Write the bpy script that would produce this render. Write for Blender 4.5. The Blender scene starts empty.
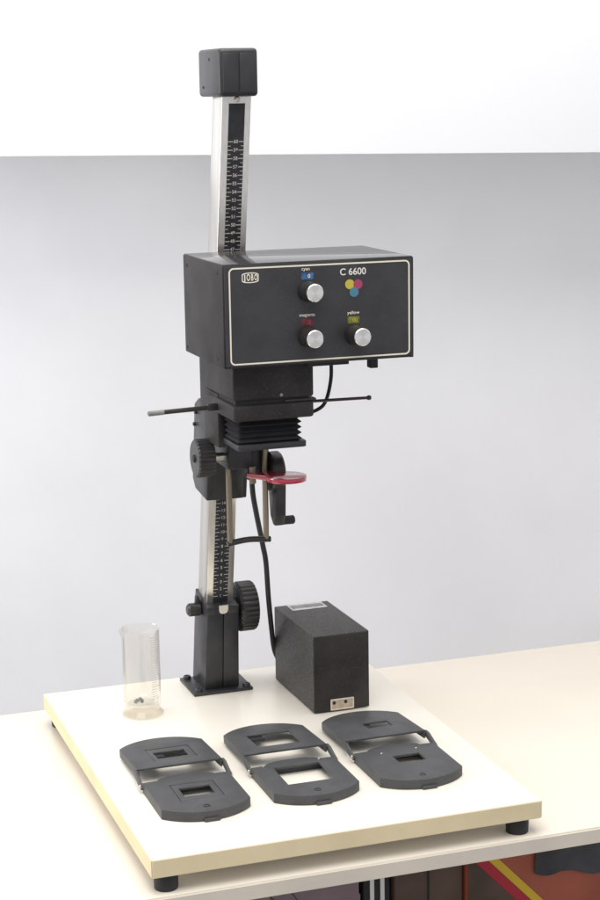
import bpy, bmesh, math, random
from mathutils import Vector, Matrix
R = math.radians
random.seed(7)
scene = bpy.context.scene
C = scene.collection

# ------------------------------------------------------------------ camera
YAW, PITCH, ROLL = 0.33, -0.1945, -0.0163
fw = Vector((math.cos(PITCH)*math.sin(YAW), math.cos(PITCH)*math.cos(YAW), math.sin(PITCH)))
rt = Vector((math.cos(YAW), -math.sin(YAW), 0)); up = rt.cross(fw)
r2 = math.cos(ROLL)*rt + math.sin(ROLL)*up; u2 = -math.sin(ROLL)*rt + math.cos(ROLL)*up
cam = bpy.data.cameras.new('camera'); camo = bpy.data.objects.new('camera', cam); C.objects.link(camo)
camo.matrix_world = Matrix(((r2.x, u2.x, -fw.x, -0.4236), (r2.y, u2.y, -fw.y, -1.7346), (r2.z, u2.z, -fw.z, 0.7835), (0, 0, 0, 1)))
cam.sensor_fit = 'HORIZONTAL'; cam.sensor_width = 36; cam.lens = 36*1818.4/600; cam.clip_start = .05; cam.clip_end = 60
scene.camera = camo

# ------------------------------------------------------------------ light (indoors: window at the left, soft ceiling light)
world = bpy.data.worlds.new('World'); scene.world = world; world.use_nodes = True
bg = world.node_tree.nodes['Background']; bg.inputs[0].default_value = (.93, .95, 1.0, 1); bg.inputs[1].default_value = 0.680
def area(name, loc, target, sx, sy, power, col, spread=180):
    l = bpy.data.lights.new(name, 'AREA'); l.shape = 'RECTANGLE'; l.size = sx; l.size_y = sy; l.energy = power; l.color = col; l.spread = math.radians(spread)
    o = bpy.data.objects.new(name, l); C.objects.link(o); o.location = loc
    o.rotation_euler = (Vector(target)-Vector(loc)).to_track_quat('-Z', 'Y').to_euler(); return o
area('window_light', (-1.5, 1, 0.75), (.5, 1.15, .40), .9, 1.0, 18, (.97, .98, 1.0))
area('ceiling_light', (-.1, -0.35, 2.35), (.10, 0.05, 0), 2.0, 2.6, 70, (1.0, .965, .91))
vs = scene.view_settings; vs.view_transform = 'Standard'; vs.look = 'None'; vs.exposure = 0; vs.gamma = 1; vs.use_curve_mapping = False

# ------------------------------------------------------------------ materials
def mat(name, col, rough=.5, metal=0, spec=.5, var=0, vscale=40, bump=0, bscale=300, rvar=0, col2=None, stretch=None, dust=0, **kw):
    m = bpy.data.materials.new(name); m.use_nodes = True; nt = m.node_tree; N = nt.nodes; L = nt.links
    b = N['Principled BSDF']
    b.inputs['Base Color'].default_value = (*col, 1); b.inputs['Roughness'].default_value = rough
    b.inputs['Metallic'].default_value = metal; b.inputs['Specular IOR Level'].default_value = spec
    for k, v in kw.items(): b.inputs[k.replace('_', ' ')].default_value = v
    tc = N.new('ShaderNodeTexCoord'); mp = N.new('ShaderNodeMapping'); L.new(tc.outputs['Object'], mp.inputs[0])
    if stretch: mp.inputs['Scale'].default_value = stretch
    src = None
    if var or col2:
        n = N.new('ShaderNodeTexNoise'); n.inputs['Scale'].default_value = vscale; n.inputs['Detail'].default_value = 6; L.new(mp.outputs[0], n.inputs[0])
        r = N.new('ShaderNodeValToRGB'); r.color_ramp.elements[0].position = .35; r.color_ramp.elements[1].position = .65
        c2 = col2 or tuple(min(1, c*(1+var)) for c in col)
        r.color_ramp.elements[0].color = (*[c*(1-var) for c in col], 1); r.color_ramp.elements[1].color = (*c2, 1)
        L.new(n.outputs[0], r.inputs[0]); src = r.outputs[0]
    if dust:
        n = N.new('ShaderNodeTexNoise'); n.inputs['Scale'].default_value = 420; n.inputs['Detail'].default_value = 3; L.new(tc.outputs['Object'], n.inputs[0])
        r = N.new('ShaderNodeValToRGB'); r.color_ramp.elements[0].position = .60; r.color_ramp.elements[1].position = .78
        r.color_ramp.elements[0].color = (0, 0, 0, 1); r.color_ramp.elements[1].color = (dust, dust, dust, 1)
        L.new(n.outputs[0], r.inputs[0])
        mx = N.new('ShaderNodeMix'); mx.data_type = 'RGBA'; L.new(r.outputs[0], mx.inputs[0])
        if src: L.new(src, mx.inputs[6])
        else: mx.inputs[6].default_value = (*col, 1)
        mx.inputs[7].default_value = (.45, .43, .40, 1); src = mx.outputs[2]
    if src: L.new(src, b.inputs['Base Color'])
    if rvar:
        n = N.new('ShaderNodeTexNoise'); n.inputs['Scale'].default_value = vscale*.7; n.inputs['Detail'].default_value = 4; L.new(mp.outputs[0], n.inputs[0])
        mr = N.new('ShaderNodeMapRange'); mr.inputs[3].default_value = max(.02, rough-rvar); mr.inputs[4].default_value = rough+rvar
        L.new(n.outputs[0], mr.inputs[0]); L.new(mr.outputs[0], b.inputs['Roughness'])
    if bump:
        n = N.new('ShaderNodeTexNoise'); n.inputs['Scale'].default_value = bscale; n.inputs['Detail'].default_value = 3; L.new(mp.outputs[0], n.inputs[0])
        bp = N.new('ShaderNodeBump'); bp.inputs['Strength'].default_value = bump; bp.inputs['Distance'].default_value = .001
        L.new(n.outputs[0], bp.inputs['Height']); L.new(bp.outputs[0], b.inputs['Normal'])
    return m
M = {}
M['black'] = mat('black_paint', (.030, .027, .026), .55, spec=.25, var=.25, vscale=25, bump=.12, bscale=900, rvar=.1, dust=.10)
M['panel'] = mat('black_front_panel', (.032, .030, .033), .36, var=.15, vscale=30, bump=.05, bscale=1200, rvar=.06, dust=.06)
M['lid'] = mat('satin_black_lid', (.034, .032, .036), .12, spec=.8, var=.2, vscale=18, rvar=.04, dust=.08)
M['cap'] = mat('black_cap_plastic', (.030, .029, .031), .36, var=.2, vscale=30, rvar=.08, bump=.06, bscale=600)
M['scale'] = mat('aged_white_print', (.52, .50, .46), .6, var=.15, vscale=90)
M['matte'] = mat('matte_black', (.016, .016, .018), .7, var=.2, vscale=60, bump=.2, bscale=700)
M['plastic'] = mat('grey_black_plastic', (.060, .061, .064), .48, var=.15, vscale=40, bump=.15, bscale=1500, rvar=.08, dust=.12)
M['cast'] = mat('cast_black_metal', (.026, .026, .029), .38, var=.2, vscale=40, bump=.25, bscale=500, rvar=.1)
M['grey'] = mat('grey_sleeve', (.22, .22, .21), .5, var=.2, vscale=90)
M['rubber'] = mat('black_rubber', (.018, .018, .019), .6, var=.2, vscale=50)
M['knob'] = mat('black_knob_plastic', (.028, .026, .025), .33, var=.2, vscale=60, rvar=.08)
M['hammer'] = mat('speckled_dark_paint', (.040, .038, .036), .5, var=.3, vscale=260, bump=.5, bscale=420, rvar=.1, dust=.35)
M['alu'] = mat('anodised_aluminium', (.76, .73, .68), .30, metal=.92, var=.06, vscale=8, rvar=.06, stretch=(60, 60, 1.5), bump=.05, bscale=40)
M['steel'] = mat('steel', (.60, .56, .50), .32, metal=1, var=.15, vscale=60)
M['brass'] = mat('dull_nickel_rod', (.27, .225, .165), .40, metal=.85, var=.2, vscale=30, rvar=.08, stretch=(1, 1, .2))
M['chrome'] = mat('turned_silver', (.88, .86, .83), .26, metal=1)
M['white'] = mat('white_print', (.78, .76, .72), .6)
M['ivory'] = mat('ivory_print', (.80, .75, .63), .6)
M['ink'] = mat('black_scale_paint', (.022, .022, .026), .45, var=.3, vscale=80)
M['board'] = mat('cream_laminate', (.84, .79, .70), .33, var=.012, vscale=6, rvar=.05, bump=.02, bscale=500)
M['board_edge'] = mat('cream_edge_band', (.78, .66, .42), .5, var=.05, vscale=20)
M['table'] = mat('table_laminate', (.82, .755, .65), .38, var=.02, vscale=5, rvar=.05, bump=.02, bscale=500)
M['table_edge'] = mat('table_edge_band', (.70, .63, .54), .5, var=.05, vscale=14)
M['wall'] = mat('white_wall_paint', (.84, .855, .885), .8, var=.01, vscale=3, bump=.04, bscale=120)
M['wpanel'] = mat('light_grey_panel', (0.860, 0.860, 0.877), .7, var=.035, vscale=3.0, rvar=.06, bump=.03, bscale=90)
M['floor'] = mat('grey_floor', (.25, .24, .23), .6, var=.15, vscale=6)
M['red'] = mat('red_filter_acrylic', (.66, .015, .06), .10, Transmission_Weight=.45, IOR=1.5, Coat_Weight=1.0, Coat_Roughness=.15, Coat_IOR=1.6)
M['blue_win'] = mat('blue_dial_window', (.012, .06, .17), .2, col2=(.05, .17, .36), vscale=150)
M['red_win'] = mat('red_dial_window', (.09, .006, .014), .2, col2=(.19, .014, .03), vscale=150)
M['yel_win'] = mat('yellow_dial_window', (.065, .065, .010), .2, col2=(.22, .23, .03), vscale=150)
M['dot_y'] = mat('yellow_print', (.52, .43, .05), .5)
M['dot_m'] = mat('magenta_print', (.36, .045, .12), .5)
M['dot_c'] = mat('cyan_print', (.065, .20, .28), .5)
M['label'] = mat('silver_label', (.55, .55, .54), .45, metal=.3, var=.25, vscale=120)
M['socket'] = mat('cream_socket_plastic', (.62, .56, .46), .45, var=.1, vscale=200)
M['socket_in'] = mat('tan_socket_recess', (.46, .37, .28), .5, var=.15, vscale=150)
M['orange'] = mat('orange_carton', (.40, .10, .055), .6, var=.2, vscale=9)
M['brown'] = mat('brown_carton', (.10, .062, .045), .7, var=.3, vscale=12)
M['stripe_r'] = mat('red_stripe_print', (.45, .02, .04), .5)
M['stripe_y'] = mat('yellow_stripe_print', (.72, .48, .03), .5)
M['dgrey'] = mat('dark_cloth_and_shade', (.07, .07, .08), .8, var=.3, vscale=15)  # cloth grey that also stands in for the table's shadow on the carton
M['pink'] = mat('dull_pink_paper', (.22, .16, .18), .7, var=.2, vscale=10)
def glass(name, tint, base):
    m = bpy.data.materials.new(name); m.use_nodes = True; nt = m.node_tree; N = nt.nodes; L = nt.links; N.clear()
    out = N.new('ShaderNodeOutputMaterial'); mx = N.new('ShaderNodeMixShader'); tr = N.new('ShaderNodeBsdfTransparent'); gl = N.new('ShaderNodeBsdfGlossy')
    tr.inputs[0].default_value = (*tint, 1); gl.inputs['Roughness'].default_value = .04; gl.inputs[0].default_value = (.95, .94, .92, 1)
    lw = N.new('ShaderNodeLayerWeight'); lw.inputs[0].default_value = .5
    pw = N.new('ShaderNodeMath'); pw.operation = 'POWER'; pw.inputs[1].default_value = 3.2; L.new(lw.outputs['Facing'], pw.inputs[0])
    ma = N.new('ShaderNodeMath'); ma.operation = 'MULTIPLY_ADD'; ma.inputs[1].default_value = .55; ma.inputs[2].default_value = base; L.new(pw.outputs[0], ma.inputs[0])
    L.new(ma.outputs[0], mx.inputs[0]); L.new(tr.outputs[0], mx.inputs[1]); L.new(gl.outputs[0], mx.inputs[2]); L.new(mx.outputs[0], out.inputs[0]); return m
M['glass'] = glass('clear_glass', (.982, .976, .962), .03)
M['glass_base'] = glass('clear_glass_foot', (.95, .935, .90), .03)
M['glass_mark'] = mat('pale_etched_marks', (.50, .47, .42), .8)

# ------------------------------------------------------------------ mesh helpers (all in world coordinates)
I4 = Matrix.Identity(4)
def bx(bm, x0, x1, y0, y1, z0, z1, bev=0, seg=2, mtx=I4):
    t = bmesh.new(); bmesh.ops.create_cube(t, size=1)
    for v in t.verts: v.co = Vector((x0+(v.co.x+.5)*(x1-x0), y0+(v.co.y+.5)*(y1-y0), z0+(v.co.z+.5)*(z1-z0)))
    if bev: bmesh.ops.bevel(t, geom=list(t.edges), offset=bev, segments=seg, affect='EDGES', profile=.5)
    merge(bm, t, mtx); return bm
def merge(bm, t, mtx=I4):
    t.transform(mtx); me = bpy.data.meshes.new('tmp'); t.to_mesh(me); t.free(); bm.from_mesh(me); bpy.data.meshes.remove(me)
def hull(bm, pts, bev=0, seg=2, mtx=I4):
    t = bmesh.new(); vs_ = [t.verts.new(p) for p in pts]
    bmesh.ops.convex_hull(t, input=vs_)
    bmesh.ops.dissolve_limit(t, angle_limit=.01, verts=t.verts, edges=t.edges)
    if bev: bmesh.ops.bevel(t, geom=list(t.edges), offset=bev, segments=seg, affect='EDGES', profile=.5)
    merge(bm, t, mtx); return bm
def frame(axis):
    a = Vector(axis).normalized(); h = Vector((0, 0, 1)) if abs(a.z) < .9 else Vector((1, 0, 0))
    x = h.cross(a).normalized(); y = a.cross(x); return x, y, a
def lathe(bm, prof, org, axis, n=40, flutes=0, famp=0, fr=None):
    # prof: list of (distance along axis, radius); flutes modulate the radius where fr(i) is true
    x, y, a = frame(axis); o = Vector(org); rings = []
    for i, (t, r) in enumerate(prof):
        ring = []
        for k in range(n):
            th = 2*math.pi*k/n; rr = r
            if flutes and (fr is None or i in fr): rr = r-famp*(.5+.5*math.cos(th*flutes))**2
            ring.append(bm.verts.new(o+a*t+(x*math.cos(th)+y*math.sin(th))*max(rr, 1e-5)))
        rings.append(ring)
    for p, q in zip(rings, rings[1:]):
        for k in range(n): bm.faces.new((p[k], p[(k+1) % n], q[(k+1) % n], q[k]))
    bm.faces.new(rings[0][::-1]); bm.faces.new(rings[-1]); return bm
def cyl(bm, p0, p1, r, n=20, bev=0):
    p0, p1 = Vector(p0), Vector(p1); L = (p1-p0).length
    prof = [(0, r-bev), (bev, r), (L-bev, r), (L, r-bev)] if bev else [(0, r), (L, r)]
    return lathe(bm, prof, p0, p1-p0, n)
def spline(pts, per=10):
    P = [Vector(p) for p in pts]; P = [P[0]*2-P[1]]+P+[P[-1]*2-P[-2]]; out = []
    for i in range(1, len(P)-2):
        for k in range(per):
            t = k/per; a, b, c, d = P[i-1:i+3]
            out.append(.5*((2*b)+(c-a)*t+(2*a-5*b+4*c-d)*t*t+(3*b-a-3*c+d)*t**3))
    out.append(P[-2]); return out
def tube(bm, pts, r, n=12, per=10):
    pts = spline(pts, per); rings = []; x = None
    for i, p in enumerate(pts):
        a = (pts[min(i+1, len(pts)-1)]-pts[max(i-1, 0)]).normalized()
        x = frame(a)[0] if x is None else (x-a*x.dot(a)).normalized()
        y = a.cross(x)
        rings.append([bm.verts.new(p+(x*math.cos(2*math.pi*k/n)+y*math.sin(2*math.pi*k/n))*r) for k in range(n)])
    for p, q in zip(rings, rings[1:]):
        for k in range(n): bm.faces.new((p[k], p[(k+1) % n], q[(k+1) % n], q[k]))
    bm.faces.new(rings[0][::-1]); bm.faces.new(rings[-1]); return bm
def plate(bm, loops, th, bev=0, mtx=I4):
    # closed 2D loops (first outer, others holes) -> plate with its top at local z=0, thickness th downward
    cu = bpy.data.curves.new('tmp', 'CURVE'); cu.dimensions = '2D'; cu.fill_mode = 'BOTH'
    for lp in loops:
        s = cu.splines.new('POLY'); s.points.add(len(lp)-1); s.use_cyclic_u = True
        for q, p in zip(s.points, lp): q.co = (p[0], p[1], 0, 1)
    cu.extrude = th/2-bev; cu.bevel_depth = bev; cu.bevel_resolution = 1; cu.offset = -bev
    o = bpy.data.objects.new('tmp', cu); C.objects.link(o)
    me = bpy.data.meshes.new_from_object(o.evaluated_get(bpy.context.evaluated_depsgraph_get()))
    bpy.data.objects.remove(o); bpy.data.curves.remove(cu)
    t = bmesh.new(); t.from_mesh(me); bpy.data.meshes.remove(me)
    bmesh.ops.remove_doubles(t, verts=t.verts, dist=1e-6)
    merge(bm, t, mtx @ Matrix.Translation((0, 0, -th/2))); return bm
def text(bm, s, size, mtx, sx=1, offset=0, th=.0001, sp=1):
    cu = bpy.data.curves.new('tmp', 'FONT'); cu.body = s; cu.size = size; cu.align_x = 'CENTER'; cu.align_y = 'CENTER'; cu.extrude = th; cu.offset = offset; cu.space_character = sp
    o = bpy.data.objects.new('tmp', cu); C.objects.link(o)
    me = bpy.data.meshes.new_from_object(o.evaluated_get(bpy.context.evaluated_depsgraph_get()))
    bpy.data.objects.remove(o); bpy.data.curves.remove(cu)
    t = bmesh.new(); t.from_mesh(me); bpy.data.meshes.remove(me); merge(bm, t, mtx @ Matrix.Diagonal((sx, 1, 1, 1))); return bm
def rrect(x0, x1, y0, y1, r, n=6):
    out = []
    for cx, cy, a0 in ((x1-r, y0+r, -90), (x1-r, y1-r, 0), (x0+r, y1-r, 90), (x0+r, y0+r, 180)):
        for k in range(n+1):
            a = R(a0+90*k/n); out.append((cx+r*math.cos(a), cy+r*math.sin(a)))
    return out
def circ(cx, cy, r, n=28): return [(cx+r*math.cos(2*math.pi*k/n), cy+r*math.sin(2*math.pi*k/n)) for k in range(n)]
ROOT = Vector((0, 0, 0))
def obj(name, bm, m, parent=None, ang=32, label=None):
    me = bpy.data.meshes.new(name); bmesh.ops.recalc_face_normals(bm, faces=bm.faces)
    bm.transform(Matrix.Translation(-ROOT)); bm.to_mesh(me); bm.free(); me.materials.append(M[m])
    me.shade_smooth(); me.set_sharp_from_angle(angle=R(ang))
    o = bpy.data.objects.new(name, me); C.objects.link(o)
    if parent: o.parent = parent
    else: o.location = ROOT
    if label: o['label'] = label
    return o
def tag(o, label=None, cat=None, group=None, kind=None):
    for k, v in (('label', label), ('category', cat), ('group', group), ('kind', kind)):
        if v: o[k] = v
    return o
def thing(name, loc, label, cat, group=None):
    global ROOT; ROOT = Vector(loc)
    o = bpy.data.objects.new(name, None); C.objects.link(o); o.location = loc; o.empty_display_size = .05
    return tag(o, label, cat, group)
B = bmesh.new

# ------------------------------------------------------------------ setting
TZ = -.0405
ROOT = Vector((0, 0, 0))
bm = B(); bx(bm, -3.2, 3.2, -2.6, 4, -.78, -.76); tag(obj('floor', bm, 'floor'), kind='structure')
pd = Vector((.8216, -.5701, 0)).normalized()      # direction of the wall behind the table
pn = Vector((-pd.y, pd.x, 0)); pc = Vector((.388, 1.031, 0))
WM = Matrix(((pd.x, pn.x, 0, pc.x), (pd.y, pn.y, 0, pc.y), (0, 0, 1, 0), (0, 0, 0, 1)))
DEP = 0.40                                          # the upper wall stands proud of the lower grey wall
bm = B(); bx(bm, -2.2, 2.4, 0, DEP+.1, .688, 2.6, .002, 2, mtx=WM); tag(obj('wall', bm, 'wall'), kind='structure')
bm = B(); bx(bm, -2.2, 2.4, DEP, DEP+.1, -.758, .690, mtx=WM); tag(obj('wall_lower', bm, 'wpanel'), kind='structure')

# ------------------------------------------------------------------ table
tb = thing('table', (.2, .3, -.76), 'long cream laminate table carrying the enlarger, with a pale grey front edge', 'table')
bm = B(); bx(bm, -.95, .872, -.004, .6265, TZ-.0195, TZ, .0012, 2); obj('table_top', bm, 'table', tb)
bm = B(); bx(bm, -.95, .872, -.0058, -.0042, TZ-.0190, TZ-.0022, .0004, 1); obj('edge_band', bm, 'table_edge', tb)
for x in (-.90, .83):
    for y in (.06, .57):
        bm = B(); bx(bm, x-.02, x+.02, y-.02, y+.02, -.76, TZ-.019, .003); obj('leg', bm, 'steel', tb)

# ------------------------------------------------------------------ things under the table
ct = thing('carton', (.62, .25, -.76), 'orange-red carton with a red and a yellow stripe under the table', 'box')
bm = B(); bx(bm, .414, .86, .12, .45, -.76, -.105, .003); cb = obj('carton_body', bm, 'orange', ct)
FX = Matrix(((1, 0, 0, 0), (0, 0, -1, .12), (0, 1, 0, 0), (0, 0, 0, 1)))     # drawing plane on its front face
def band(x0, x1, m, nm):
    bm = B(); plate(bm, [[(x0, -.110), (x1, -.110), (x1+.086, -.20), (x0+.086, -.20)]], .0006, mtx=FX @ Matrix.Translation((0, 0, .0009))); obj(nm, bm, m, ct)
band(.4145, .4305, 'stripe_r', 'red_stripe'); band(.4312, .4445, 'stripe_y', 'yellow_stripe')
bm = B(); plate(bm, [[(.4142, -.1105), (.4142, -.20), (.4996, -.20)]], .0006, mtx=FX @ Matrix.Translation((0, 0, .0009))); obj('dark_cover_corner', bm, 'brown', ct)  # dark plate covering the orange, stands in for the dark item beside the stripes
cl = thing('cloth', (.62, .118, -.105), 'dark grey cloth over the top of the orange-red carton, its hanging part standing in for table shadow', 'cloth')  # grey shape on the carton; its dark drop stands in for table shadow
bm = B(); nx, ny = 40, 26; rows = []
for i in range(nx+1):
    x = .500+.35*i/nx; col = []
    drop = .040+.012*math.sin(i*.15)+.003*math.sin(i*.7+1)
    for k in range(ny+1):
        t = k/ny; L_ = .14+drop; d = t*L_; wv = .0025*math.sin(i*.9+k*.25)+.002*math.sin(i*.37)
        if d < .14: p = (x, .258-d, -.1025+abs(wv)*.6)
        else: p = (x, .1165-abs(wv)*1.5, -.1025-(d-.14))
        col.append(p)
    rows.append(col)
for off in (0, 1):
    V = [[bm.verts.new(Vector(p)+Vector((0, -.0016, .0016))*off) for p in c] for c in rows]
    for a, b in zip(V, V[1:]):
        for k in range(ny): bm.faces.new((a[k], a[k+1], b[k+1], b[k]))
bmesh.ops.holes_fill(bm, edges=[]); obj('cloth_shade_sheet', bm, 'dgrey', cl)
ct = thing('cardboard_box', (.37, .3, -.76), 'dark brown cardboard box beside the orange-red carton', 'box')
bm = B(); bx(bm, .322, .410, .125, .42, -.76, -.10, .003); obj('box_body', bm, 'brown', ct)
bm = B(); bx(bm, .322, .410, .1235, .1245, -.30, -.29); bx(bm, .364, .366, .1235, .1245, -.28, -.11); obj('box_seam', bm, 'matte', ct)
ct = thing('binder', (.29, .3, -.76), 'black binder with white spine stripes next to the brown box', 'binder')
bm = B(); bx(bm, .284, .318, .128, .40, -.76, -.10, .003); bb = obj('binder_cover', bm, 'matte', ct)
for x in (.292, .305):
    bm = B(); hull(bm, [(x+dx, .1265+dy, z) for dx in (0, .005) for dy in (0, .0012) for z in (-.30, -.11)]); obj('spine_stripe', bm, 'white', ct)
ct = thing('paper_stack', (.25, .3, -.76), 'tall stack of dull pink paper beside the black binder', 'paper')
bm = B()
for k in range(33): bx(bm, .205+random.uniform(-.002, .002), .279+random.uniform(-.002, .002), .128+random.uniform(-.002, .002), .36, -.76+k*.02, -.7402+k*.02)
obj('sheets', bm, 'pink', ct)

# ------------------------------------------------------------------ enlarger
en = thing('photo_enlarger', (.225, .287, TZ), 'black photographic enlarger with colour head on a leaning column and cream baseboard', 'enlarger')
W_, D_, T_ = .45, .5741, .0215
bm = B(); bx(bm, 0, W_, 0, D_, -T_, 0, .0011, 2); bb = obj('baseboard', bm, 'board', en)
bm = B(); bx(bm, .0008, W_-.0008, -.0009, -.0001, -T_+.0012, -.0012); obj('edge_band', bm, 'board_edge', bb)
bm = B(); bx(bm, -.0009, -.0001, .0008, D_-.0008, -T_+.0012, -.0012); obj('edge_band', bm, 'board_edge', bb)
bm = B(); bx(bm, W_+.0001, W_+.0009, .0008, D_-.0008, -T_+.0012, -.0012); obj('edge_band', bm, 'board_edge', bb)
for x, y in ((.0185, .0165), (.4285, .0175), (.0185, .556), (.4285, .556)):
    bm = B(); lathe(bm, [(0, .0118), (.0012, .0128), (T_-.003, .0134), (-TZ-T_+.0005, .0134)], (x, y, TZ), (0, 0, 1), 32); obj('foot', bm, 'rubber', bb)
# base plate
bm = B(); bx(bm, .184, .2655, .4865, .5605, 0, .0042, .001, 2); bp = obj('base_plate', bm, 'cast', en)
for x, y in ((.1925, .553), (.1925, .495), (.2585, .494), (.2585, .553)):
    bm = B(); lathe(bm, [(0, .0052), (.003, .0052), (.0045, .0044), (.0047, .002), (.0035, .0018)], (x, y, .0040), (0, 0, 1), 18); obj('bolt', bm, 'cast', bp)
# column frame: u right, v back, s along the leaning column
A = .192
CM = Matrix(((1, 0, 0, .2232), (0, math.cos(A), -math.sin(A), .515), (0, math.sin(A), math.cos(A), 0), (0, 0, 0, 1)))
def cp(u, v, s): return CM @ Vector((u, v, s))
bm = B()
for x0, x1, t0, t1 in ((.2020, .22685, .2030, .22480), (.22715, .2495, .22515, .2455)):
    pts = [(x, y, .0040) for x in (x0, x1) for y in (.4975, .5585)]
    pts += [(x, *cp(0, v, .1275)[1:]) for x in (t0, t1) for v in (-.013, .047)]
    hull(bm, pts, .0016, 2)
ped = obj('pedestal', bm, 'cast', en)
bm = B(); plate(bm, [[(.0064, .0045), (-.0064, .0045), (-.0062, -.002)]+[(-.0058*math.cos(math.pi*k/10), -.003-.0048*math.sin(math.pi*k/10)**.7) for k in range(1, 10)]+[(.0062, -.002)]], .0012, mtx=CM @ Matrix(((1, 0, 0, .0015), (0, 0, -1, -.0138), (0, 1, 0, .1245), (0, 0, 0, 1)))); obj('stop_tab', bm, 'alu', ped)
bm = B()
for s in (-1, 1): bx(bm, *sorted((s*.0076, s*.0222)), -.0152, -.0125, .117, .1282, .001, 2, mtx=CM)
obj('clamp_lip', bm, 'cast', ped)
# big fluted clamp knob (right) and clamp screw (left)
kp = cp(0, .018, .1085)
bm = B(); lathe(bm, [(0, .012), (.003, .012), (.0032, .029), (.0048, .0315), (.007, .0335), (.0255, .0335), (.028, .032), (.029, .029), (.0285, .012), (.027, .010)], (.2475, kp.y, kp.z), (1, 0, 0), 168, 28, .0016, {3, 4, 5, 6}); obj('clamp_knob', bm, 'knob', en)
bm = B(); cyl(bm, (.2035, kp.y-.002, kp.z+.003), (.1835, kp.y-.002, kp.z+.003), .0088, 24, .003); ck = obj('clamp_screw', bm, 'knob', en)
bm = B(); hull(bm, [(.1945+a, kp.y-.006+b, kp.z+.008+c) for a, b, c in ((0, 0, 0), (.009, 0, 0), (0, .008, 0), (.009, .008, 0), (.001, 0, .0135), (.0045, 0, .0145), (.001, .008, .0135), (.0045, .008, .0145))], .001); obj('wing', bm, 'cast', ck)
# column with scale
bm = B(); bx(bm, -.01835, .01835, 0, .0393, .10, .812, .0014, 2, mtx=CM); colm = obj('column', bm, 'alu', en)
FS = CM @ Matrix(((1, 0, 0, .0004), (0, 0, -1, 0), (0, 1, 0, 0), (0, 0, 0, 1)))     # drawing plane on the column's front face
bm = B(); plate(bm, [[(-.0099, .1255), (.0101, .1255), (.0101, .7855), (-.0099, .7855)]], .0004, mtx=FS @ Matrix.Translation((0, 0, .0005))); sc = obj('scale_strip', bm, 'ink', colm)
bm = B(); TP = FS @ Matrix.Translation((0, 0, .0007))
def sq(x0, x1, y0, y1): plate(bm, [[(x0, y0), (x1, y0), (x1, y1), (x0, y1)]], .0003, mtx=TP)
s_of = lambda n: .1265+n*.01022
t = bmesh.new()
def q4(x0, x1, y0, y1): t.faces.new([t.verts.new((a, b, 0)) for a, b in ((x0, y0), (x1, y0), (x1, y1), (x0, y1))])
for n in range(1, 61):
    y = s_of(n); q4(-.0103, -.0036, y-.00048, y+.00048); q4(.0038, .0105, y-.00048, y+.00048)
    if n < 60: y += .00511
    else: continue
    q4(-.0101, -.0062, y-.0004, y+.0004); q4(.0064, .0103, y-.0004, y+.0004)
merge(bm, t, TP); obj('scale_ticks', bm, 'scale', colm)
bm = B()
for n in range(1, 61): text(bm, str(n), .0060, TP @ Matrix.Translation((.0001, s_of(n), 0)), .95, .00006)
obj('scale_numerals', bm, 'scale', colm)
bm = B(); cyl(bm, cp(.0003, .0005, .7905), cp(.0003, -.0030, .7905), .0034, 18, .0008); obj('cap_bolt', bm, 'steel', colm)
# cap
bm = B(); bx(bm, .1962, .2440, .3430, .4330, .7790, .8348, .0045, 3); cap = obj('column_cap', bm, 'cap', en)
bm = B(); bx(bm, .2005, .2190, .3418, .3445, .7835, .8290, .0008, 2); obj('cap_face', bm, 'cap', cap)
bm = B(); bx(bm, .2205, .2400, .3414, .3445, .7835, .8290, .0008, 2); obj('cap_face', bm, 'cap', cap)
for y, z in ((.385, .8225), (.412, .7900)):
    bm = B(); cyl(bm, (.1970, y, z), (.1957, y, z), .0017, 12); obj('screw', bm, 'matte', cap)
# carriage
bm = B()
def side(u0, u1, pts, bev): hull(bm, [(u, v, s) for u in (u0, u1) for v, s in pts], bev, 2, CM)
side(-.0285, -.0192, [(.046, .290), (.032, .2795), (-.021, .2835), (-.021, .405), (-.004, .410), (.030, .405), (.047, .392)], .0018)
side(.0192, .0250, [(.046, .290), (.032, .2795), (-.021, .2835), (-.021, .405), (-.004, .410), (.030, .405), (.047, .392)], .0018)
side(-.0200, .0200, [(-.021, .2835), (-.021, .405), (-.0022, .405), (-.0022, .2835)], .0008)
side(-.0200, .0200, [(.0405, .290), (.0405, .395), (.046, .395), (.046, .290)], .0008)
car = obj('carriage', bm, 'cast', en)
for v, s in ((.040, .366), (.036, .384)):
    bm = B(); cyl(bm, cp(-.028, v, s), cp(-.0315, v, s), .0026, 14, .0006); obj('screw', bm, 'knob', car)
# bracket joining carriage and head
bm = B(); bx(bm, .1865, .2605, .352, .430, .395, .470, .003, 2); bx(bm, .1765, .1865, .318, .376, .3665, .4325, .002, 2); bx(bm, .2605, .2705, .318, .376, .3665, .4325, .002, 2)
obj('head_bracket', bm, 'black', en)
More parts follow.
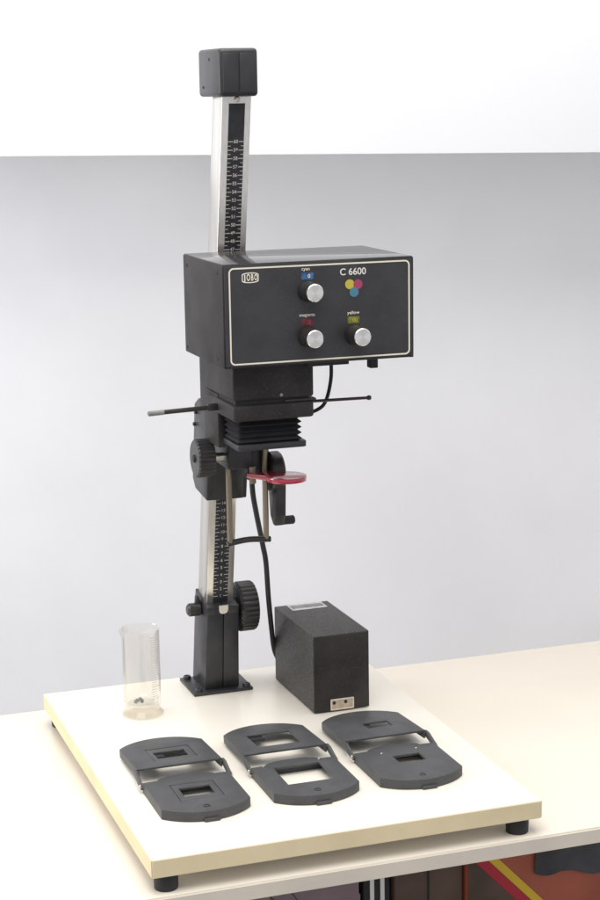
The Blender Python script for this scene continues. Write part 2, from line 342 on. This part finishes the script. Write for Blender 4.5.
# focus drive
bm = B(); bx(bm, .1985, .2285, .352, .432, .331, .3645, .002, 2); bx(bm, .2285, .2575, .372, .425, .312, .352, .002, 2); fb = obj('focus_block', bm, 'cast', en)
bm = B(); cyl(bm, (.178, .366, .3462), (.2005, .366, .3462), .0052, 20); obj('focus_shaft', bm, 'steel', fb)
bm = B(); lathe(bm, [(0, .005), (.0012, .005), (.0014, .0215), (.0032, .0238), (.0195, .0238), (.0225, .0225), (.0230, .010)], (.1583, .366, .3462), (1, 0, 0), 156, 26, .0013, {3, 4}); fk = obj('focus_knob', bm, 'knob', en)
bm = B(); lathe(bm, [(0, .0044), (.0006, .0044)], (.1577, .366, .3462), (1, 0, 0), 20); obj('knob_hub', bm, 'rubber', fk)
bm = B(); lathe(bm, [(0, .010), (.001, .0235), (.003, .0255), (.0145, .0255), (.017, .0235), (.018, .008)], (.2550, .374, .3200), (1, 0, 0), 60); cw = obj('crank_wheel', bm, 'knob', en)
bm = B(); hull(bm, [(x, y, z) for x in (.2610, .2735) for y, z in ((.355, .308), (.392, .308), (.384, .262), (.374, .2525), (.366, .252), (.358, .266))], .0016, 2); obj('crank_arm', bm, 'knob', cw)
bm = B(); cyl(bm, (.2700, .371, .2572), (.2885, .371, .2572), .0056, 22, .0014); obj('crank_handle', bm, 'rubber', cw)
# guide rods with cross bar
for x in (.2022, .2492):
    bm = B(); cyl(bm, (x, .365, .2355), (x, .365, .3745), .0036, 18, .0005); obj('guide_rod', bm, 'brass', en)
bm = B(); tube(bm, [(.1985, .365, .2350), (.206, .365, .2365), (.226, .365, .2385), (.245, .365, .2372), (.2545, .365, .2365)], .0037, 14, 6); obj('cross_bar', bm, 'knob', en)
# red filter on its swing arm
bm = B(); dc = Vector((.2615, .318, .3235)); pv = Vector((.2290, .352, .3235)); d = (dc-pv).normalized(); n_ = Vector((-d.y, d.x, 0)); out = []
ang0 = math.atan2(-d.y, -d.x)
for k in range(45):
    a = ang0+R(32)+R(360-64)*k/44; out.append((dc.x+.0245*math.cos(a), dc.y+.0245*math.sin(a)))
out += [(pv.x+n_.x*s*.0075-d.x*.004, pv.y+n_.y*s*.0075-d.y*.004) for s in (1, -1)]
a0, a1 = Vector(out[0]), Vector(out[44])
if (Vector(out[45])-a1).length > (Vector(out[46])-a1).length: out[45], out[46] = out[46], out[45]
plate(bm, [out], .0062, .0005, Matrix.Translation((0, 0, .3262))); rf = obj('red_filter', bm, 'red', en, label='translucent red filter disc on a swing arm')
bm = B(); cyl(bm, (pv.x, pv.y, .312), (pv.x, pv.y, .334), .0042, 16, .0006); obj('filter_pivot', bm, 'brass', rf)
bm = B(); bx(bm, .2270, .2325, .352, .376, .314, .3205, .0008); obj('filter_bracket', bm, 'knob', rf)
# bellows and lens plate
bm = B(); rings = []
for i in range(11):
    z = .4115-(.4115-.3785)*i/10; e = 0 if i % 2 else -.0042
    rings.append([bm.verts.new((x, y, z)) for x, y in rrect(.1835-e*0+(-e), .2640+e, .2615+(-e), .3450+e, .004, 3)])
for p, q in zip(rings, rings[1:]):
    for k in range(len(p)): bm.faces.new((p[k], p[(k+1) % len(p)], q[(k+1) % len(p)], q[k]))
bm.faces.new(rings[0]); bm.faces.new(rings[-1]); obj('bellows', bm, 'matte', en, 20)
bm = B(); PL = Matrix.Translation((0, 0, .3795)); plate(bm, [rrect(.1822, .2680, .2575, .3500, .005, 4), circ(.2245, .303, .021)], .0072, .0008, PL); obj('lens_plate', bm, 'cast', en)
# negative stage and mixing chamber
bm = B(); bx(bm, .174, .2730, .2450, .3620, .4095, .4285, .0035, 3); ns = obj('negative_stage', bm, 'black', en)
bm = B(); bx(bm, .1780, .2690, .2500, .3580, .4275, .4350, .001); obj('negative_slot', bm, 'matte', ns)
bm = B(); hull(bm, [(x, y, z) for x in (.2380, .2765) for y, z in ((.2475, .4290), (.2475, .4315), (.285, .4290), (.285, .4315))], .0006); obj('slot_tongue', bm, 'cast', ns)
bm = B(); bx(bm, .174, .2730, .2450, .3600, .4340, .4790, .0032, 3); mc = obj('mixing_chamber', bm, 'black', en)
bm = B(); cyl(bm, (.2325, .2455, .4385), (.2325, .2436, .4385), .0020, 12, .0004); obj('screw', bm, 'grey', mc)
# levers
bm = B(); cyl(bm, (.178, .312, .4180), (.0985, .308, .4165), .0028, 14, .0004); lv = obj('carrier_lever', bm, 'knob', en)
bm = B(); cyl(bm, (.1085, .3085, .4167), (.0885, .3075, .4162), .0031, 14, .0008); obj('lever_sleeve', bm, 'grey', lv)
bm = B(); hull(bm, [(.1755+a, .312+b, .4180+c) for a in (-.014, 0) for b in (-.004, .004) for c in (-.004, .004)], .0015); obj('lever_boss', bm, 'cast', lv)
bm = B(); cyl(bm, (.270, .300, .4185), (.3620, .300, .4175), .0019, 12); lv = obj('carrier_lever', bm, 'knob', en)
bm = B(); lathe(bm, [(0, .0018), (.001, .0026), (.003, .0031), (.005, .0026), (.006, .001)], (.3600, .300, .4175), (1, 0, 0), 16); obj('lever_tip', bm, 'knob', lv)
# colour head
HX0, HX1, HY0, HY1, HZ0, HZ1 = .1555, .3868, .2150, .3780, .4772, .5942
bm = B(); bx(bm, HX0, HX1, HY0, HY1, HZ0, HZ1, .0012, 2); hd = obj('lamp_head', bm, 'black', en)
bm = B(); bx(bm, HX0+.0012, HX1-.0012, HY0+.0012, HY1-.0008, HZ1-.0004, HZ1+.0010, .0004, 2); obj('head_lid', bm, 'lid', hd)
FH = Matrix(((1, 0, 0, 0), (0, 0, -1, HY0), (0, 1, 0, 0), (0, 0, 0, 1)))
def fh(dz): return FH @ Matrix.Translation((0, 0, dz))
bm = B(); plate(bm, [rrect(HX0+.0022, HX1-.0022, HZ0+.0018, HZ1-.0018, .0015, 3)], .0022, .0004, fh(.0012)); fp = obj('front_panel', bm, 'panel', hd)
bm = B(); plate(bm, [rrect(.1626, .3814, .4810, .5910, .0058, 8), rrect(.1643, .3797, .4827, .5893, .0043, 8)], .0003, 0, fh(.0014)); obj('panel_border', bm, 'ivory', hd)
for y, z in ((.3615, .5825), (.2345, .5845), (.3690, .4835), (.2405, .4860)):
    bm = B(); cyl(bm, (HX0+.001, y, z), (HX0-.0006, y, z), .0021, 14, .0003); obj('screw', bm, 'matte', hd)
bm = B(); bx(bm, .262, .3135, .235, .30, .4705, .4785, .001); obj('under_bracket', bm, 'matte', hd)
bm = B(); bx(bm, .343, .3530, .243, .255, .4625, .4785, .001); obj('cable_socket', bm, 'matte', hd)
bm = B(); cyl(bm, (.200, .376, .5915), (.370, .376, .5915), .0030, 14); obj('lid_hinge', bm, 'black', hd)
bm = B(); bx(bm, .3815, .3850, .2120, .2150, .4775, .4805, .0003); obj('latch', bm, 'matte', hd)
# knobs, dial windows and print
def dial(kx, kz, wx, wz, wmat, word, tx, tz, num):
    bm = B(); lathe(bm, [(0, .0118), (.002, .0122), (.008, .0116), (.0235, .0108), (.0248, .0104), (.0249, .0085)], (kx, HY0-.0010, kz), (0, -1, 0), 90, 30, .0005, {2, 3}); k = obj('filter_knob', bm, 'knob', hd)
    bm = B(); lathe(bm, [(0, .0101), (.0020, .0101), (.0027, .0094)]+[(.0028+(.00006 if i % 2 else 0), .0093-.0089*i/30) for i in range(31)], (kx, HY0-.0252, kz), (0, -1, 0), 64); obj('knob_cap', bm, 'chrome', k, 8)
    bm = B(); plate(bm, [rrect(wx-.0074, wx+.0074, wz-.0040, wz+.0040, .002, 4)], .0004, 0, fh(.0015)); w = obj('dial_window', bm, wmat, hd)
    bm = B(); text(bm, num, .0062, fh(.0017) @ Matrix.Translation((wx+.0018, wz-.0002, 0)), 1, .00008, .00005); obj('dial_number', bm, {'blue_win': 'white', 'red_win': 'dot_m', 'yel_win': 'dot_y'}[wmat], w)
    bm = B(); text(bm, word, .0052, fh(.0015) @ Matrix.Translation((tx, tz, 0)), 1.08, .00004); obj('dial_name', bm, 'ivory', hd)
dial(.2560, .5612, .2560, .5781, 'blue_win', 'cyan', .2540, .5862, '0')
dial(.2553, .5090, .2560, .5258, 'red_win', 'magenta', .2549, .5338, '0')
dial(.3128, .5080, .3113, .5250, 'yel_win', 'yellow', .3112, .5334, '00')
bm = B(); text(bm, 'C 6600', .0108, fh(.0015) @ Matrix.Translation((.3112, .5803, 0)), 1.0, .00010); obj('model_name', bm, 'white', hd)
for cx, cz, m, dz in ((.3072, .5662, 'dot_y', .00150), (.3172, .5658, 'dot_m', .00158), (.3124, .5570, 'dot_c', .00166)):
    bm = B(); plate(bm, [circ(cx, cz, .0056)], .0003, 0, fh(dz)); obj('colour_dot', bm, m, hd)
# maker's emblem: barrel frame with four letters
def barrel(cx, cz, w, h, b, r):
    out = []; n = 16
    for sgn in (-1, 1):
        for k in range(n+1):
            t = (-1+2*k/n)*-sgn; out.append((cx+t*w, cz+sgn*(h+b*(1-t*t)-r*abs(t)**10)))
    return out
bm = B(); plate(bm, [barrel(.1879, .5793, .0099, .0047, .0012, .0010), barrel(.1879, .5793, .0089, .0038, .0011, .0008)], .0003, 0, fh(.0015))
for ch, dx, h in (('J', -.0064, .0092), ('O', -.0022, .0104), ('B', .0023, .0104), ('O', .0066, .0090)):
    text(bm, ch, h, fh(.0015) @ Matrix.Translation((.1879+dx, .5793, 0)), .95 if ch == 'J' else .50, .00025)
obj('maker_emblem', bm, 'ivory', hd)
# cables
bm = B(); tube(bm, [(.3250, .33, .478), (.3256, .33, .456), (.3248, .33, .4376), (.3192, .33, .4150), (.3100, .33, .4035), (.290, .335, .3965), (.268, .35, .395)], .0023, 12, 8); obj('head_cable', bm, 'rubber', en)
bm = B(); tube(bm, [(.2440, .405, .335), (.2467, .41, .2906), (.2539, .42, .2593), (.2683, .44, .2099), (.2770, .455, .1814), (.2875, .48, .1264), (.2990, .505, .0754), (.3090, .525, .0391), (.3200, .534, .0200), (.3350, .532, .0130), (.3450, .518, .0130)], .0034, 14, 10); obj('power_cord', bm, 'rubber', en)

# ------------------------------------------------------------------ transformer
tx, ty, tr = .3085, .3631, .0125
tf = thing('transformer_box', (tx, ty, 0), 'black speckled transformer box with a small cream socket, standing on the baseboard', 'transformer')
TM = Matrix.Translation((tx, ty, 0)) @ Matrix.Rotation(tr, 4, 'Z')
bm = B(); bx(bm, 0, .0767, .0012, .1525, .0012, .1030, .0012, 2, mtx=TM); cs = obj('case', bm, 'hammer', tf)
bm = B(); bx(bm, .0008, .0759, 0, .0012, .0016, .1022, .0004, 1, mtx=TM); obj('front_plate', bm, 'black', tf)
for x in (.012, .064):
    for y in (.014, .138):
        bm = B(); cyl(bm, TM @ Vector((x, y, 0)), TM @ Vector((x, y, .0018)), .005, 16); obj('foot', bm, 'rubber', tf)
bm = B(); bx(bm, .0165, .0665, .1235, .1500, .1028, .1034, .0002, 1, mtx=TM); lb = obj('rating_label', bm, 'label', tf)
bm = B(); bx(bm, .0190, .0640, .1300, .1440, .1032, .1036, 0, mtx=TM); obj('label_print', bm, 'grey', lb)
bm = B(); FT = TM @ Matrix(((1, 0, 0, 0), (0, 0, -1, 0), (0, 1, 0, 0), (0, 0, 0, 1)))
plate(bm, [rrect(.0222, .0543, .0024, .0172, .0008, 3), rrect(.0240, .0525, .0042, .0154, .0005, 2)], .0014, .0002, FT @ Matrix.Translation((0, 0, .0014))); so = obj('socket', bm, 'socket', tf)
bm = B(); plate(bm, [rrect(.0238, .0527, .0040, .0156, .0004, 2)], .0006, 0, FT @ Matrix.Translation((0, 0, .0007))); obj('socket_face', bm, 'socket_in', so)
for x in (.0272, .0430):
    bm = B(); plate(bm, [circ(x, .0122, .0022, 18)], .0004, 0, FT @ Matrix.Translation((0, 0, .0010))); obj('contact_hole', bm, 'matte', so)

# ------------------------------------------------------------------ measuring cylinder
gx, gy = .1040, .4470
gc = thing('measuring_cylinder', (gx, gy, 0), 'clear glass measuring cylinder with a wide foot and pouring lip on the baseboard', 'cylinder')
bm = B(); n = 64; prof = [(.0125, .0215), (.0140, .0238), (.0180, .0243), (.104, .0243), (.1135, .0245), (.1150, .0252)]
inn = [(.1150, .0244), (.1135, .0236), (.104, .0234), (.0200, .0233), (.0175, .0210), (.0170, .0005)]
rings = []
for z, r in prof+inn:
    ring = []
    for k in range(n):
        a = 2*math.pi*k/n; rr = r
        if z > .108: rr += .0050*max(0, math.cos(a-R(188)))**24*(z-.108)/.007
        ring.append(bm.verts.new((gx+rr*math.cos(a), gy+rr*math.sin(a), z)))
    rings.append(ring)
for p, q in zip(rings, rings[1:]):
    for k in range(n): bm.faces.new((p[k], p[(k+1) % n], q[(k+1) % n], q[k]))
bm.faces.new(rings[-1]); gb = obj('glass_wall', bm, 'glass', gc)
bm = B(); lathe(bm, [(0, .0245), (.0012, .0265), (.0035, .0268), (.0055, .0245), (.0085, .0215), (.0126, .0213), (.0140, .0208), (.0165, .0150)], (gx, gy, 0), (0, 0, 1), 64); obj('glass_foot', bm, 'glass_base', gc)
bm = B(); ca = R(-62)
def onglass(a, z, r=.0245): return (gx+r*math.cos(a), gy+r*math.sin(a), z)
def arcmark(a0, a1, z, h):
    k = max(2, int(abs(a1-a0)/R(5))); vs1 = [(bm.verts.new(onglass(a0+(a1-a0)*i/k, z)), bm.verts.new(onglass(a0+(a1-a0)*i/k, z+h))) for i in range(k+1)]
    for (a, b), (c, d) in zip(vs1, vs1[1:]): bm.faces.new((a, c, d, b))
for i in range(27):
    z = .026+i*.0031; w = 34 if i % 5 == 0 else 20
    arcmark(ca-R(12), ca-R(12)+R(w), z, .0006)
obj('graduation_marks', bm, 'glass_mark', gc)
bm = B()
for dz, dx in ((.0, -.006), (.002, -.003), (.0035, .0015), (.001, .004)):
    hull(bm, [onglass(R(-118)+dx*34+a, .0225+dz+b, r) for a in (0, .17) for b in (0, .0044) for r in (.0235, .0246)])
obj('glass_emblem', bm, 'grey', gc)

# ------------------------------------------------------------------ film carriers
def arc_end(w, y0, bulge, sgn, n=22):
    rad = (w*w+bulge*bulge)/(2*bulge); cy = y0+sgn*(bulge-rad); a1 = math.asin(w/rad)
    return [(rad*math.sin(-a1+2*a1*k/n), cy+sgn*rad*math.cos(-a1+2*a1*k/n)) for k in range(n+1)]
def rect(x0, x1, y0, y1): return [(x0, y0), (x1, y0), (x1, y1), (x0, y1)]
def film_carrier(cx, yaw, label, back, front, insert, clip, pins):
    """back / front: window rectangles (x0,x1,y0,y1) relative to the carrier; insert: mask insert in both leaves"""
    root = thing('film_carrier', (cx, .19, 0), label, 'film carrier', 'film carriers laid out open on the baseboard')
    G = Matrix.Translation((cx, .19, 0)) @ Matrix.Rotation(yaw, 4, 'Z')
    w = .0513
    # front leaf
    ft = .0118; FM = G @ Matrix.Translation((0, 0, ft))
    edge = arc_end(w, -.089, .023, -1)
    backarc = [(w, -.005), (.034, -.004)]+[(.034*math.cos(math.pi*k/10), -.004+.0105*math.sin(math.pi*k/10)) for k in range(1, 10)]+[(-.034, -.004), (-w, -.005)]
    outer = edge+backarc
    hole = rect(front[0]-.0075, front[1]+.0075, front[2]-.012, front[3]+.012) if insert else rect(*front)
    bm = B(); plate(bm, [outer, hole], .0030, .0006, FM)
    inner = arc_end(w-.0026, -.0870, .0222, -1)+[(w-.0026, -.0075), (-w+.0026, -.0075)]
    out2 = edge+[(w, -.005), (-w, -.005)]
    plate(bm, [out2, inner], ft-.0026, .0004, G @ Matrix.Translation((0, 0, ft-.0026)))
    fl = obj('lower_leaf', bm, 'plastic', root)
    if insert:
        bm = B(); plate(bm, [rect(hole[0][0]+.0006, hole[1][0]-.0006, hole[0][1]+.0006, hole[2][1]-.0006), rect(*front)], .0022, .0003, FM @ Matrix.Translation((0, 0, -.0004))); obj('mask_insert', bm, 'plastic', fl)
        bm = B(); plate(bm, [rect(hole[0][0]-.002, hole[1][0]+.002, hole[0][1]-.002, hole[2][1]+.002), rect(front[0]-.001, front[1]+.001, front[2]-.001, front[3]+.001)], .0010, 0, FM @ Matrix.Translation((0, 0, -.0031))); obj('insert_ledge', bm, 'matte', fl)
    bm = B(); lathe(bm, [(0, .0042), (.0006, .0040), (.0007, .0024), (-.0004, .0022)], tuple(FM @ Vector((-.0015, -.0965, -.0001))), (0, 0, 1), 24); obj('finger_stud', bm, 'knob', fl)
    bm = B(); bx(bm, -.009, .009, -.1150, -.1085, .0005, .0040, .0006, mtx=G); obj('front_tab', bm, 'plastic', fl)
    for px, py in pins:
        bm = B(); cyl(bm, FM @ Vector((px, py, -.0005)), FM @ Vector((px, py, .0018)), .0014, 12, .0003); obj('register_pin', bm, 'steel', fl)
    # back leaf: hinge edge raised, far end down on the board
    sl = math.atan2(.0072, .115); BM = G @ Matrix.Translation((0, .0215, .0185)) @ Matrix.Rotation(-sl, 4, 'X')
    edge = arc_end(w, .0860, .0270, 1)
    outer = edge+[(w, 0), (-w, 0)]
    hole = rect(back[0]-.0065, back[1]+.0085, back[2]-.009, back[3]+.014) if insert else rect(*back)
    bm = B(); plate(bm, [outer, hole], .0026, .0005, BM)
    for s in (-1, 1): bx(bm, *sorted((s*w, s*(w-.0026))), -.002, .0860, -.0098, -.0022, .0004, 1, mtx=BM)
    rim = arc_end(w, .0860, .0270, 1)+arc_end(w-.0001, .0834, .0270, 1)[::-1]
    plate(bm, [rim], .0040, .0004, BM @ Matrix.Translation((0, 0, -.0022)))
    bl = obj('upper_leaf', bm, 'plastic', root)
    if insert:
        bm = B(); plate(bm, [rect(hole[0][0]+.0006, hole[1][0]-.0006, hole[0][1]+.0006, hole[2][1]-.0006), rect(*back)], .0022, .0003, BM @ Matrix.Translation((0, 0, -.0005))); obj('mask_insert', bm, 'plastic', bl)
        bm = B(); plate(bm, [rect(hole[0][0]-.002, hole[1][0]+.002, hole[0][1]-.002, hole[2][1]+.002), rect(back[0]-.001, back[1]+.001, back[2]-.001, back[3]+.001)], .0010, 0, BM @ Matrix.Translation((0, 0, -.0029))); obj('insert_ledge', bm, 'matte', bl)
    if clip:
        bm = B(); bx(bm, back[0]-.004, back[0]+clip, back[3]-.012, back[3]+.004, -.0052, -.0028, .0006, mtx=BM); obj('pressure_clip', bm, 'matte', bl)
    # hinges
    for s in (-1, 1):
        bm = B(); hull(bm, [G @ Vector((s*(w+.0002)+a, y, z)) for a in (0, s*.0030) for y, z in ((-.009, .0045), (-.009, .0105), (.014, .0178), (.024, .0178), (.024, .0110), (.000, .0048))], .0008, 2); h = obj('hinge_arm', bm, 'plastic', root)
        bm = B(); cyl(bm, G @ Vector((s*(w-.002), -.0065, .0080)), G @ Vector((s*(w+.0042), -.0065, .0080)), .0026, 16, .0004); obj('hinge_pin', bm, 'steel', h)
    return root
film_carrier(.0885, .0, 'film carrier with small framed windows, in front of the glass measuring cylinder', (-.0178, .0200, .0310, .0560), (-.0170, .0190, -.0610, -.0355), True, .012, [])
film_carrier(.2188, .0, 'film carrier with large square open windows, between the other two carriers', (-.0265, .0275, .0220, .0720), (-.0275, .0285, -.0700, -.0150), False, .020, [(-.0375, -.0085), (.031, -.0085)])
film_carrier(.3467, .004, 'film carrier with small plain windows and no frame lines, in front of the transformer box', (-.0080, .0245, .0370, .0590), (-.0120, .0215, -.0530, -.0300), False, .010, [(-.022, -.020), (.023, -.018)])
